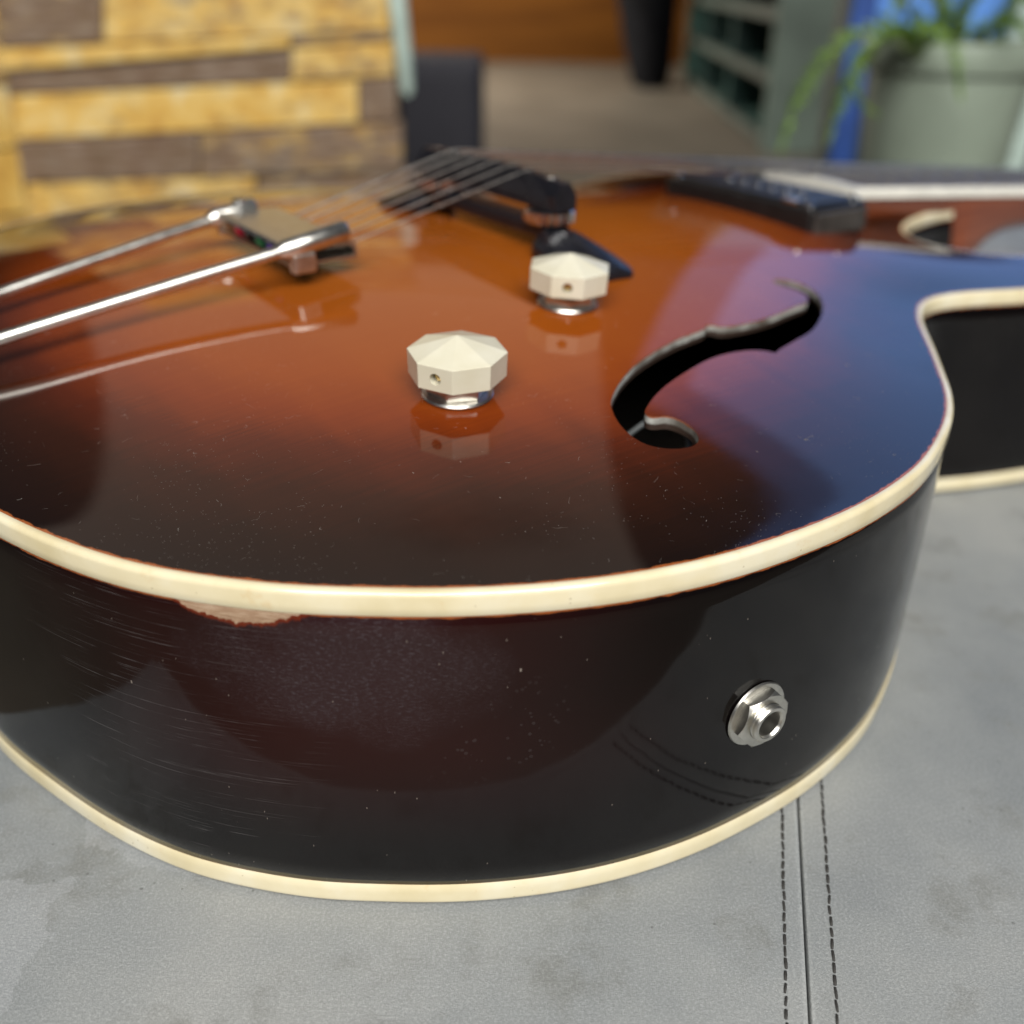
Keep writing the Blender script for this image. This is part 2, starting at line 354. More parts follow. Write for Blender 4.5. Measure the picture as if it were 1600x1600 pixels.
# --- top plate
def top_plate():
    inn = OUT-NRM*1.6
    loops = [inn, FH1, FH2]
    g = 2.6; xs = np.arange(-215, 290, g); ys = np.arange(-212, 214, g)
    gp = np.stack(np.meshgrid(xs, ys, indexing='ij'), -1).reshape(-1, 2); gp[:, 0] += (np.arange(len(gp)) % 2)*.01
    ok = inside(OUT-NRM*3.0, gp)
    for L in (FH1, FH2):
        ok &= ~inside(L, gp)
        for k in range(len(L)): ok &= ((gp-L[k])**2).sum(1) > 1.3**2
    pts = []; edges = []
    for L in loops:
        b = len(pts); pts += [Vector(map(float, p)) for p in L]; edges += [(b+i, b+(i+1) % len(L)) for i in range(len(L))]
    pts += [Vector(map(float, p)) for p in gp[ok]]
    r = delaunay_2d_cdt(pts, edges, [], 0, 1e-5)
    V = np.array([tuple(v) for v in r[0]]); F = np.array([f for f in r[2]])
    C = V[F].mean(1)
    keep = inside(inn, C) & ~inside(FH1, C) & ~inside(FH2, C); F = F[keep]
    a = V[F[:, 1]]-V[F[:, 0]]; b = V[F[:, 2]]-V[F[:, 0]]
    fl = a[:, 0]*b[:, 1]-a[:, 1]*b[:, 0] < 0; F[fl] = F[fl][:, ::-1]
    z = arch(V)
    e = 1.0
    nx = -(arch(V+[e, 0])-arch(V-[e, 0]))/(2*e); ny = -(arch(V+[0, e])-arch(V-[0, e]))/(2*e)
    N = np.stack([nx, ny, np.ones_like(nx)], 1); N /= np.linalg.norm(N, axis=1)[:, None]
    o = mesh('top_plate', np.c_[V, z], F, LACQ, guitar, True, MM)
    me = o.data; me.normals_split_custom_set_from_vertices([tuple(map(float, n)) for n in N])
    at_ = me.attributes.new('burst', 'FLOAT', 'POINT'); at_.data.foreach_set('value', samp(U, V).astype(np.float32))
    ds = np.full(len(V), 99.)
    for k in range(0, len(inn)): ds = np.minimum(ds, ((V-inn[k])**2).sum(1))
    at2 = me.attributes.new('edge', 'FLOAT', 'POINT'); at2.data.foreach_set('value', np.sqrt(ds).astype(np.float32))
    return o
top = top_plate(); top['label'] = 'glossy sunburst arched top, orange in the middle and near black at the rim'
for L in (FH1, FH2):
    n = len(L); z = arch(L); V = np.vstack([np.c_[L, z], np.c_[L, z-3.6]])
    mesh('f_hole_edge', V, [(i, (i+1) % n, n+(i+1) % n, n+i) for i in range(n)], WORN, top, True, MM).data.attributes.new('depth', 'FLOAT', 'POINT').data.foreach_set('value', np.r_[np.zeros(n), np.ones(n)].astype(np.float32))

# --- rim
n = len(OUT); ARC = np.r_[0, np.cumsum(np.linalg.norm(np.diff(np.vstack([OUT, OUT[:1]]), axis=0), axis=1))]
def sweep(name, prof, mat, parent, uv=False, ang=60):
    k = len(prof); V = []; F = []
    for o_, z_ in prof: V.append(np.c_[OUT+NRM*o_, np.full(n, z_)])
    V = np.vstack(V)
    for j in range(k-1):
        for i in range(n):
            l = (i+1) % n; q = (j*n+i, j*n+l, (j+1)*n+l, (j+1)*n+i); F.append(q if SGN < 0 else q[::-1])
    o = mesh(name, V, F, mat, parent, True, MM)
    if uv:
        lay = o.data.uv_layers.new(name='UVMap'); m_ = 0; dat = np.zeros((len(F)*4, 2), np.float32)
        for j in range(k-1):
            for i in range(n):
                q = [(ARC[i], prof[j][1]), (ARC[i+1], prof[j][1]), (ARC[i+1], prof[j+1][1]), (ARC[i], prof[j+1][1])]
                if SGN > 0: q = q[::-1]
                dat[m_:m_+4] = np.array(q)*MM; m_ += 4
        lay.data.foreach_set('uv', dat.ravel())
    return auto(o, ang)
zz = np.linspace(-5.9, -D+6.0, 14)
# the bent side bellies a hair between the two bindings
side = sweep('side', [(-.9, -5.0)]+[(.10*math.sin(math.pi*(-5.9-z)/(D-12)), z) for z in zz]+[(-.9, -D+5)], SIDE, guitar, True, 70)
side['label'] = 'near-black brown lacquered side, scuffed, with bare wood chipped below the binding'
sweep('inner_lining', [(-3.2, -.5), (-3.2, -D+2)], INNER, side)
arc = [(.30-1.35+1.35*math.cos(a), -.35-1.35+1.35*math.sin(a)) for a in np.linspace(math.pi/2, 0, 7)]
bt = sweep('binding', [(-1.75, -1.2), (-1.68, -.42), (-1.55, -.36)]+arc+[(.30, -4), (.28, -5.6), (.05, -5.95), (-.8, -5.95)], BIND, guitar, False, 50); bt['label'] = 'upper cream binding with a rounded corner'
arc2 = [(.30-1.6+1.6*math.cos(a), -D+1.6+1.6*math.sin(a)) for a in np.linspace(0, -math.pi/2, 7)]
bb = sweep('binding', [(-.8, -D+6.4), (.1, -D+6.4), (.28, -D+6.1), (.30, -D+4)]+arc2+[(-3.5, -D-.05)], BIND, guitar, False, 50); bb['label'] = 'lower cream binding along the back'
def cap_plate():
    inn = OUT-NRM*3.0
    pts = [Vector(map(float, p)) for p in inn]; m_ = len(pts)
    r = delaunay_2d_cdt(pts, [(i, (i+1) % m_) for i in range(m_)], [], 0, 1e-5)
    V = np.array([tuple(v) for v in r[0]]); F = np.array(r[2]); F = F[inside(inn, V[F].mean(1))]
    mesh('back_plate', np.c_[V, np.full(len(V), -D)], F, SIDE, guitar, False, MM)
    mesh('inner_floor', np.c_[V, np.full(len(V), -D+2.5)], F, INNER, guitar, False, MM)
cap_plate()

def gz(x, y): return float(arch((x, y))[0])
def nrm_at(x, y):
    e = 1.5; return Vector((-(gz(x+e, y)-gz(x-e, y))/(2*e), -(gz(x, y+e)-gz(x, y-e))/(2*e), 1)).normalized()
def frame(x, y, z, zaxis, spin=0):
    q = Vector((0, 0, 1)).rotation_difference(zaxis)
    return Matrix.Translation(Vector((x, y, z))*MM) @ q.to_matrix().to_4x4() @ Matrix.Rotation(spin, 4, 'Z')
def sc_mm(bm): bmesh.ops.scale(bm, vec=(MM, MM, MM), verts=bm.verts); return bm
def place(bm, T): sc_mm(bm); bmesh.ops.transform(bm, matrix=T, verts=bm.verts); return bm

# --- knobs (eight-sided ivory caps on a nut and washer)
def knob(x, y, spin_world, hole_face, lab):
    T = frame(x, y, gz(x, y), nrm_at(x, y).lerp(Vector((0, 0, 1)), .35), spin_world-YAW)
    R = 12.7; h0, h1, h2 = 5.5, 12.1, 16.1
    bm = bmesh.new()
    a = [2*math.pi*k/8 for k in range(8)]
    lo = [bm.verts.new((R*.985*math.cos(t_), R*.985*math.sin(t_), h0)) for t_ in a]; hi = [bm.verts.new((R*math.cos(t_), R*math.sin(t_), h1)) for t_ in a]
    ap = bm.verts.new((0, 0, h2)); bm.faces.new(lo[::-1])
    for k in range(8):
        l = (k+1) % 8; bm.faces.new((lo[k], lo[l], hi[l], hi[k])); bm.faces.new((hi[k], hi[l], ap))
    bevel(bm, .18, 2)
    place(bm, T); cap = from_bm('control_knob', bm, IVORY, guitar); cap['label'] = lab
    ang = 2*math.pi*(hole_face+.5)/8; rad = R*math.cos(math.pi/8)
    C = T @ Matrix.Rotation(ang, 4, 'Z') @ Matrix.Translation((rad*MM, 0, (h0+h1)/2*MM)) @ Matrix.Rotation(math.pi/2, 4, 'Y')
    bc = bmesh.new(); bmesh.ops.create_cone(bc, cap_ends=True, segments=20, radius1=1.55*MM, radius2=1.55*MM, depth=9*MM, matrix=C)
    cut = from_bm('cutter', bc)
    md = cap.modifiers.new('hole', 'BOOLEAN'); md.operation = 'DIFFERENCE'; md.object = cut; md.solver = 'EXACT'
    cap.parent = None; bpy.context.view_layer.update()
    me = bpy.data.meshes.new_from_object(cap.evaluated_get(bpy.context.evaluated_depsgraph_get()))
    cap.modifiers.clear(); cap.data = me; cap.parent = guitar
    bpy.data.objects.remove(cut)
    C2 = T @ Matrix.Rotation(ang, 4, 'Z') @ Matrix.Translation(((rad-3.2)*MM, 0, (h0+h1)/2*MM)) @ Matrix.Rotation(math.pi/2, 4, 'Y')
    auto(from_bm('set_screw', place(lathe_bm([(0, -1), (1.4, -1), (1.4, .8), (.7, .8), (.7, .1), (0, .1)], 16), C2), BRASS, cap))
    auto(from_bm('washer', place(lathe_bm([(3, .05), (9.0, .05), (9.3, .4), (9.0, .95), (3, .95)], 40), T), NICKEL, cap))
    bm = bmesh.new(); bmesh.ops.create_cone(bm, cap_ends=True, segments=6, radius1=8.0, radius2=8.0, depth=2.6, matrix=Matrix.Translation((0, 0, 2.25)) @ Matrix.Rotation(math.radians(15), 4, 'Z'))
    bevel(bm, .25, 1); from_bm('nut', place(bm, T), NICKEL, cap)
    auto(from_bm('shaft', place(lathe_bm([(3.2, .5), (3.2, 6)], 20), T), NICKEL, cap))
KN1 = (-91.1, -119.2); KN2 = (-29.0, -85.0)
knob(*KN1, math.radians(-92), 7, 'nearer eight-sided ivory knob close to the rim')
knob(*KN2, math.radians(-95+22.5), 7, 'farther eight-sided ivory knob close to the bridge')

# --- output jack
j = int(np.argmin(np.abs(ARC[:-1]-285.6)))
jn = Vector((NRM[j][0], NRM[j][1], 0))
T = Matrix.Translation(Vector((OUT[j][0]+NRM[j][0]*.1, OUT[j][1]+NRM[j][1]*.1, -46.2))*MM) @ Vector((0, 0, 1)).rotation_difference(jn).to_matrix().to_4x4()
jack = auto(from_bm('output_jack', place(lathe_bm([(3.3, -2), (3.3, 4.6), (3.7, 5.2), (4.5, 5.2), (4.8, 4.8), (4.8, 4.2), (4.6, 4.0), (4.8, 3.8), (4.6, 3.5), (4.8, 3.2), (4.8, 0)], 40), T), NICKEL, guitar), 30)
jack['label'] = 'nickel jack socket in the side'
auto(from_bm('washer', place(lathe_bm([(4.6, .02), (8.2, .02), (8.5, .3), (8.3, .8), (7.6, 1.0), (4.6, 1.0)], 48), T), NICKEL, jack), 30)
bm = lathe_bm([(0, -1.5), (3.4, -1.5), (3.4, 3.2)], 24); auto(from_bm('socket_bore', place(bm, T), HOLE, jack))
# hex nut with chamfered corners
bm = bmesh.new(); R = 7.7; NS = 6; A0 = math.radians(8); rows = []
def hexr(a): return R*math.cos(math.pi/NS)/math.cos((a % (2*math.pi/NS))-math.pi/NS)
for z_, lim in ((1.02, 7.35), (1.5, 9), (2.9, 9), (3.45, 6.75)):
    rows.append([bm.verts.new((min(hexr(2*math.pi*k/48), lim)*math.cos(2*math.pi*k/48+A0), min(hexr(2*math.pi*k/48), lim)*math.sin(2*math.pi*k/48+A0), z_ if z_ != 2.9 else 3.45-.8*max(0, hexr(2*math.pi*k/48)-6.7))) for k in range(48)])
rows.append([bm.verts.new((4.85*math.cos(2*math.pi*k/48+A0), 4.85*math.sin(2*math.pi*k/48+A0), 3.46)) for k in range(48)])
for a_, b_ in zip(rows, rows[1:]):
    for k in range(48): bm.faces.new((a_[k], a_[(k+1) % 48], b_[(k+1) % 48], b_[k]))
auto(from_bm('nut', place(bm, T), NICKEL, jack), 24)

# --- bridge
def foot(sgn):
    V = []; F = []; ys = [38, 42, 50, 58, 65, 70, 73, 74.2]; hw = [7.5, 11, 12, 11.8, 11, 10.2, 8.8, 7]; th = [9.5, 9.5, 9, 7.8, 6.4, 5.2, 4.4, 3.2]
    rows = []
    for y_, w_, h_ in zip(ys, hw, th):
        y = y_*sgn; r_ = []
        for dx, up in ((-w_, .05), (-w_, h_*.45), (-w_*.28, h_), (w_*.28, h_), (w_, h_*.45), (w_, .05)):
            r_.append(len(V)); V.append((dx, y, gz(dx, y)+up))
        rows.append(r_)
    for a_, b_ in zip(rows, rows[1:]):
        for k in range(6): F.append((a_[k], a_[(k+1) % 6], b_[(k+1) % 6], b_[k]))
    F.append(tuple(rows[0])); F.append(tuple(rows[-1])[::-1])
    bm = bmesh.new(); vs = [bm.verts.new(v) for v in V]
    for f in F: bm.faces.new([vs[i] for i in f])
    bevel(bm, .7, 2); return from_bm('bridge_foot', sc_mm(bm), EBONY, bridge)
bridge = from_bm('bridge_base', sc_mm(box_bm((0, 0, gz(0, 20)+7.0), (11, 84, 5.5), 1.2)), EBONY, guitar); bridge['label'] = 'black wooden bridge under the strings'
auto(foot(1)); auto(foot(-1))
SZ0, SZ1 = 31.0, 42.3
V = []; F = []; ys = np.linspace(-46, 46, 27); rows = []
for y in ys:
    topz = SZ1-1.3*(y/39)**2; w0 = 4.6; w1 = 1.7; b0 = SZ0
    r_ = [len(V)+k for k in range(6)]; V += [(-w0, y, b0), (-w0, y, b0+5), (-w1, y, topz), (w1, y, topz), (w0, y, b0+5), (w0, y, b0)]; rows.append(r_)
for a_, b_ in zip(rows, rows[1:]):
    for k in range(6): F.append((a_[k], a_[(k+1) % 6], b_[(k+1) % 6], b_[k]))
F += [tuple(rows[0]), tuple(rows[-1])[::-1]]
saddle = mesh('bridge_saddle', V, F, EBONY, guitar, False, MM); bm = bmesh.new(); bm.from_mesh(saddle.data); bmesh.ops.recalc_face_normals(bm, faces=bm.faces[:]); bm.to_mesh(saddle.data); bm.free(); auto(saddle, 30)
for s in (-1, 1):
    T = Matrix.Translation(Vector((0, 37*s, 26.3))*MM)
    bm = lathe_bm([(0, 0), (8.3, 0), (8.8, .4), (8.8, 3.8), (8.3, 4.2), (0, 4.2)], 40)
    for v in bm.verts:   # knurled rim
        rr_ = math.hypot(v.co.x, v.co.y)
        if rr_ > 8.5: a = math.atan2(v.co.y, v.co.x); kf = 1+.035*math.cos(20*a); v.co.x *= kf; v.co.y *= kf
    auto(from_bm('thumbwheel', place(bm, T), CHROME, saddle), 25)
    auto(from_bm('post', place(lathe_bm([(2, -8), (2, 14.5), (1.6, 15), (0, 15)], 16), T), NICKEL, saddle))

# --- tailpiece
zb = 27.5
def bar_part():
    bm = bmesh.new(); prof = [(-96, zb-7.0), (-96, zb-.8), (-95, zb), (-73, zb-.4), (-71.4, zb-1.4), (-71, zb-3), (-71, zb-8), (-72, zb-8), (-72, zb-3), (-73.5, zb-1.7), (-94.8, zb-1.3), (-94.8, zb-7.0)]
    prof = [(-95.5, zb-1.2), (-95.0, zb-.2), (-94, zb), (-73, zb-.6), (-71.2, zb-1.4), (-70.5, zb-3), (-70.5, zb-6.6), (-94, zb-6.6), (-94, zb-6.0), (-71.6, zb-5.9), (-71.6, zb-3.2), (-73.4, zb-2.0), (-94.6, zb-1.6)]
    a = [bm.verts.new((x, -27, z)) for x, z in prof]; b = [bm.verts.new((x, 32, z)) for x, z in prof]; m_ = len(prof)
    for k in range(m_): bm.faces.new((a[k], a[(k+1) % m_], b[(k+1) % m_], b[k]))
    bm.faces.new(a); bm.faces.new(b[::-1]); return bm
tail = auto(from_bm('tailpiece', sc_mm(bar_part()), NICKEL, guitar), 30); tail['label'] = 'nickel trapeze tailpiece with two long rods'
for y, tip, zr, y1, y2 in ((-28, -74.5, 28.6, -22, -16), (33, -80, 27.0, 24, 16)):
    sl = tube('rod_sleeve', [Vector((x, y, z))*MM for x, z in ((-98, zr-2.3), (-96, zr-1.9), (tip-1, zr+.18*(tip+84)), (tip, zr+.18*(tip+85)))], [1.9*MM, 3.1*MM, 3.4*MM, 2.6*MM], NICKEL, tail, 24)
    auto(from_bm('cap_screw', place(lathe_bm([(0, .9), (1.6, .9), (2.3, .3), (2.3, -1)], 20), Matrix.Translation(Vector((tip-4 if y < 0 else -86, y, zr+3.2))*MM)), CHROME, sl))
    pts = [(-92, y, zr-1.26), (-120, y+(y1-y)*.33, zr-6.2), (-150, y+(y1-y)*.69, zr-11.5), (-176, y1, zr-16.2), (-196, (y1+y2)/2, 8), (-209, y2, 5), (-214.5, y2*.95, 2.2), (-217, y2*.9, -3), (-217.3, y2*.9, -30)]
    P = catmull(pts, 8)[:-8*1-0]; P = P[:8*(len(pts)-2)+8]
    P = np.array([p for p in catmull([(-60, y, zr+6)]+pts+[(-217.3, y2*.9, -50)], 8)])[8:8*(len(pts))]
    tube('rod', [Vector(p)*MM for p in P], 1.95*MM, NICKEL, tail, 16)
bm = box_bm((-90.5, -28.5, zb-5.2), (8, 4, 6.5), .8); from_bm('end_bracket', sc_mm(bm), NICKEL, tail)
bm = box_bm((-90.5, 33.0, zb-5.0), (8, 4, 6.5), .8); from_bm('end_bracket', sc_mm(bm), NICKEL, tail)
bm = box_bm((-217.6, 0, -36), (1.6, 38, 26), .6); from_bm('hinge_plate', sc_mm(bm), NICKEL, tail)
balls = [((.80, .55, .30), 1), ((.62, .03, .07), 0), ((.012, .012, .012), 0), ((.02, .22, .09), 0), ((.09, .05, .36), 0), ((.7, .68, .62), 1)]
SY = [24, 14.4, 4.8, -4.8, -14.4, -24]
for k, (cb, mt) in enumerate(balls):
    yb = 27-k*9.2
    bm = lathe_bm([(.8, -2), (1.7, -2), (2.1, -1.4), (2.1, 1.4), (1.7, 2), (.8, 2), (.8, -2)], 20)
    o = auto(from_bm('string_ball_end', place(bm, Matrix.Translation(Vector((-91.8, yb, zb-3.8))*MM) @ Matrix.Rotation(math.pi/2, 4, 'X')), simple('ball_end_paint' if not mt else 'ball_end_metal', cb, .25, float(mt)), tail))
# --- strings
GA = [.62, .48, .36, .27, .2, .16]
for k in range(6):
    y = 24.5-k*9.8; yn = 17.5-k*7.0; yb = 27-k*9.2; sz = SZ1-1.3*(y/39)**2+.15
    pts = [Vector((-89, yb, zb-4.5)), Vector((-71, yb, zb-4.3)), Vector((-2, y, sz-.2)), Vector((2, y, sz)), Vector((635, yn, -23.4))]
    tube('string', [p*MM for p in pts], max(GA[k], .30)*MM, STEEL, guitar, 8)

# --- pickup at the end of the fingerboard
PX0, PX1, PY0, PY1, PZ = 134, 171, -43.5, 46, 17.0
pk = from_bm('pickup', sc_mm(box_bm(((PX0+PX1)/2, (PY0+PY1)/2, (PZ+3)/2), (PX1-PX0, PY1-PY0, PZ-3), 1.4, 3)), BLACKP, guitar); auto(pk, 40); pk['label'] = 'black pickup between the bridge and the fingerboard'
from_bm('pickup_end_cap', sc_mm(box_bm(((PX0+PX1)/2+.5, PY0-.6, 9.8), (PX1-PX0-3, 2.4, 10.5), .9, 2)), GREYP, pk)
from_bm('cover_plate', sc_mm(box_bm(((PX0+PX1)/2, (PY0+PY1)/2, PZ+.4), (PX1-PX0-5, PY1-PY0-7, 1.2), .5, 2)), BLACKP, pk)
from_bm('bracket', sc_mm(box_bm((168, 38, PZ+1.2), (6, 15, 2.4), .9, 2)), CHROME, pk)
from_bm('bracket', sc_mm(box_bm((137.5, -30, PZ+1.0), (5, 9, 2.2), .9, 2)), CHROME, pk)
for x, y in ((138, -39), (167, -39), (138, 41), (167, 41)):
    auto(from_bm('screw', place(lathe_bm([(0, 1.5), (1.0, 1.4), (1.9, .8), (2.1, 0), (2.1, -1)], 18), Matrix.Translation(Vector((x, y, PZ+.5))*MM)), CHROME, pk))
for k in range(6):
    auto(from_bm('pole_screw', place(lathe_bm([(0, 1.3), (1.4, 1.2), (2.2, .5), (2.3, 0), (2.3, -1)], 18), Matrix.Translation(Vector((153, 22-k*8.8, PZ+1))*MM)), CHROME, pk))

# --- neck and fingerboard
def fz_(x): return 18.4-.094*(x-183)
def hw_(x): return 27.5-(x-183)*.0135
def loft(name, rows, mat, parent, ang=35):
    V = [p for r in rows for p in r]; m_ = len(rows[0]); F = []
    for j_ in range(len(rows)-1):
        for k in range(m_): F.append((j_*m_+k, j_*m_+(k+1) % m_, (j_+1)*m_+(k+1) % m_, (j_+1)*m_+k))
    F += [tuple(range(m_)), tuple(range((len(rows)-1)*m_, len(rows)*m_))[::-1]]
    o = mesh(name, V, F, mat, parent, False, MM)
    bm = bmesh.new(); bm.from_mesh(o.data); bmesh.ops.recalc_face_normals(bm, faces=bm.faces[:]); bm.to_mesh(o.data); bm.free(); return auto(o, ang)
XS = [183.0]+list(np.linspace(200, 640, 30))
fb = loft('fingerboard', [[(x, s_*hw_(x)*q, fz_(x)+1.2*(1-q*q)*0+dz) for s_, q, dz in ((-1, .93, -4), (-1, .93, .1), (-1, .5, 1.0), (1, 0, 1.3), (1, .5, 1.0), (1, .93, .1), (1, .93, -4))] for x in XS[1:] if 1], FBM, guitar)
# the first row sits just behind the end strip of the binding
fb2 = loft('binding', [[(x, s*(hw_(x)+.2), fz_(x)+.2) if 0 else (x, y, z) for y, z in ((-hw_(x)-.1, fz_(x)-4.6), (-hw_(x)-.1, fz_(x)-.4), (-hw_(x)+.3, fz_(x)+.1), (-hw_(x)*.925, fz_(x)+.25), (-hw_(x)*.925, fz_(x)-4.6))] for x in XS], WHITEB, fb)
fb3 = loft('binding', [[(x, y, z) for y, z in ((hw_(x)+.1, fz_(x)-4.6), (hw_(x)+.1, fz_(x)-.4), (hw_(x)-.3, fz_(x)+.1), (hw_(x)*.925, fz_(x)+.25), (hw_(x)*.925, fz_(x)-4.6))] for x in XS], WHITEB, fb)
loft('binding', [[(x, y*hw_(183)*.925, fz_(x)+z) for y, z in ((-1, -4.5), (-1, .2), (-.5, 1.1), (0, 1.4), (.5, 1.1), (1, .2), (1, -4.5))] for x in (183.0, 188.0)], WHITEB, fb)
loft('board_end', [[(x, y*hw_(x)*.925, fz_(x)+z) for y, z in ((-1, -4.4), (-1, .1), (-.5, 1.0), (0, 1.3), (.5, 1.0), (1, .1), (1, -4.4))] for x in (188.1, 200.)], FBM, fb)
SCALE = 635.
for k in range(20, 0, -1):
    x = SCALE*2**(-k/12) if 0 else SCALE-(SCALE-SCALE*2**(-k/12))
    x = SCALE*2**(-k/12)
    x = max(x, 190)
    tube('fret', [Vector((x, q*hw_(x)*.93, fz_(x)+dz))*MM for q, dz in ((-1, .4), (-.5, 1.3), (0, 1.6), (.5, 1.3), (1, .4))], .75*MM, NICKEL, fb, 8)
rows = []
for x in list(np.linspace(190, 286, 8))+[288, 292, 297, 303, 311, 322, 335, 350, 380, 450, 540, 640]:
    h = hw_(x)-1.2; zt = fz_(x)-4.5
    if x <= 288: zb_ = -60 if x > 284 else max(gz(x, 0)-3, -2)-6
    else: zb_ = zt-(21+ 62*math.exp(-((x-288)/17.)))
    if 280 <= x <= 288: zb_ = -72
    q = []
    for a in np.linspace(0, math.pi, 13):
        yy = -h*math.cos(a); dd = math.sin(a)**.55
        q.append((x, yy*(1 if x > 300 else 1), zt+(zb_-zt)*dd))
    rows.append(q)
neck = loft('neck', rows, NECKM, guitar, 50); neck['label'] = 'reddish brown neck with rounded heel'
loft('nut', [[(x, y, z) for y, z in ((-21, -33), (-21, -23.6), (21, -23.6), (21, -33))] for x in (636, 641)], IVORY, neck)
loft('headstock', [[(x, y*w_, z-.2*(x-640)) for y, z in ((-1, -44), (-1, -29), (1, -29), (1, -44))] for x, w_ in ((640, 21), (655, 30), (700, 37), (770, 36), (800, 28), (806, 14))], BLACKP, neck)
# lead of the controls, seen through the sound hole
tube('control_lead', [Vector(p)*MM for p in catmull([(-60, -80, -30), (-52, -122, -22), (-30, -128, -10), (-25, -134, -9), (-35, -150, -18), (-60, -190, -45), (-66, -203, -46), (-67, -206, -46)], 6)[6:-12]], .8*MM, simple('grey_wire', (.16, .17, .17), .5), guitar, 8)
# ------------------------------------------------------------------ table
t = NT('grey_vinyl'); c = t.co()
v1 = t.vor(c, 2300, 'DISTANCE_TO_EDGE'); n1 = t.noise(c, 1500, 6, .75); st = t.noise(c, 9, 5, .6); st2 = t.noise(c, 45, 5, .65)
wn = t.n('ShaderNodeVectorMath', operation='MULTIPLY_ADD'); t.l(t.noise(c, 60, 4, .6, 1), wn.inputs[0]); wn.inputs[1].default_value = (.035, .035, 0); t.l(t.mp(c, (1, 1.4, 0), rot=(0, 0, .5)), wn.inputs[2]); WV = wn.outputs[0]
cell = t.sep(t.vor(t.mp(t.n('ShaderNodeTexCoord').outputs['Object'], (1, 1.5, 0), rot=(0, 0, .5)) if 0 else WV, 17, 'F1', 'Color'))[0]
left = t.step(t.sep(c)[0], .02, -.12)
base = t.ramp(st, [(.30, (.205, .220, .226)), (.48, (.29, .302, .298)), (.68, (.385, .386, .366))])
base = t.mix(t.math('MULTIPLY', t.step(st2, .52, .70), .55), base, (.17, .17, .15))
base = t.mix(t.math('MULTIPLY', t.math('MULTIPLY', t.step(cell, .5, .52), left), .30), base, (.46, .47, .48))
base = t.mix(t.math('MULTIPLY', t.math('SUBTRACT', 1., t.step(v1, .02, .12)), .20), base, (.14, .145, .145))
base = t.mix(t.step(n1, .42, .70), t.mix(.20, base, (.06, .065, .065)), t.mix(.14, base, (.75, .76, .76)))
spots = t.dust(c, 420, .16, .10, 12)
base = t.mix(t.math('MULTIPLY', spots, .5), base, (.06, .06, .055))
hh = t.math('ADD', t.math('MULTIPLY', t.step(v1, 0., .2), .25), t.math('MULTIPLY', n1, 1.))
t.P(color=base, rough=t.mixf(st2, .42, .6), ior=1.45, normal=t.bump(hh, .42, .0006)); VINYL = t.m
THREAD = simple('dark_thread', (.035, .033, .030), .8, 0, 3000, .4)
TIMBER = simple('dark_timber', (.03, .02, .014), .5, 0, 30, .4)

table = empty('padded_table', (0, .6, -.45))
tag(table, 'low table covered in grey vinyl with a stitched seam, under the guitar', 'table')
def tb(p): return Vector((p[0], p[1]-.6, p[2]+.45))
gA, gB = on(1247, 1250, 0), on(1266, 1600, 0); gd = (gB-gA).normalized(); gn = Vector((-gd.y, gd.x, 0));
if gn.x < 0: gn = -gn
YF, YB, XL, XR = .1255, .935, -.158, .86
def xg(y): return gA.x+(y-gA.y)*gd.x/gd.y
def panel(pts):
    """a padded sheet 45 mm thick whose rim rolls down"""
    pts = [Vector(p) for p in pts]; m_ = len(pts); cx = sum((p.x for p in pts))/m_; cy = sum((p.y for p in pts))/m_
    rows = []; lay = []
    for ins, z in ((0, -.045), (0, -.0014), (.00015, -.0006), (.0005, -.00018), (.0013, 0)):
        r_ = []
        for i, p in enumerate(pts):
            e1 = (p-pts[i-1]).normalized(); e2 = (pts[(i+1) % m_]-p).normalized(); n1_ = Vector((-e1.y, e1.x)); n2_ = Vector((-e2.y, e2.x)); b_ = (n1_+n2_); b_ = b_/b_.dot(n1_)
            q = p+b_*ins; r_.append((q.x, q.y, z))
        rows.append(r_)
    V = [p for r in rows for p in r]; F = []
    for j_ in range(len(rows)-1):
        for k in range(m_): F.append((j_*m_+k, j_*m_+(k+1) % m_, (j_+1)*m_+(k+1) % m_, (j_+1)*m_+k))
    F += [tuple(range(m_))[::-1], tuple(range((len(rows)-1)*m_, len(rows)*m_))]
    return [tuple(tb(p)) for p in V], F
hg = .00016
for nm, pts in (('left', [(XL, YF), (xg(YF)-hg, YF), (xg(YB)-hg, YB), (XL, YB)]), ('right', [(xg(YF)+hg, YF), (XR, YF), (XR, YB), (xg(YB)+hg, YB)])):
    V, F = panel(pts); o = mesh('vinyl_panel', V, F, VINYL, table)
    o['label'] = nm+'-hand vinyl panel beside the seam'; auto(o, 60)
pp = tube('edge_roll', [tb((x, YF+.0004*math.sin(x*61)+.0005*math.sin(x*23+1), -.0062+.0002*math.sin(x*47))) for x in np.linspace(XL+.004, XR-.004, 120)], .0061, VINYL, table, 20)
mesh('frame_board', *(lambda b: ([tuple(tb(v)) for v in b[0]], b[1]))((
    [(x, y, z) for z in (-.085, -.0455) for x, y in ((XL+.01, YF+.01), (XR-.01, YF+.01), (XR-.01, YB-.01), (XL+.01, YB-.01))], [(0, 3, 2, 1), (4, 5, 6, 7), (0, 1, 5, 4), (1, 2, 6, 5), (2, 3, 7, 6), (3, 0, 4, 7)])), TIMBER, table)
for x, y in ((XL+.06, YF+.06), (XR-.06, YF+.06), (XR-.06, YB-.06), (XL+.06, YB-.06)):
    p = tb((x, y, -.2675)); from_bm('leg', box_bm(tuple(p), (.05, .05, .364), .004), TIMBER, table)
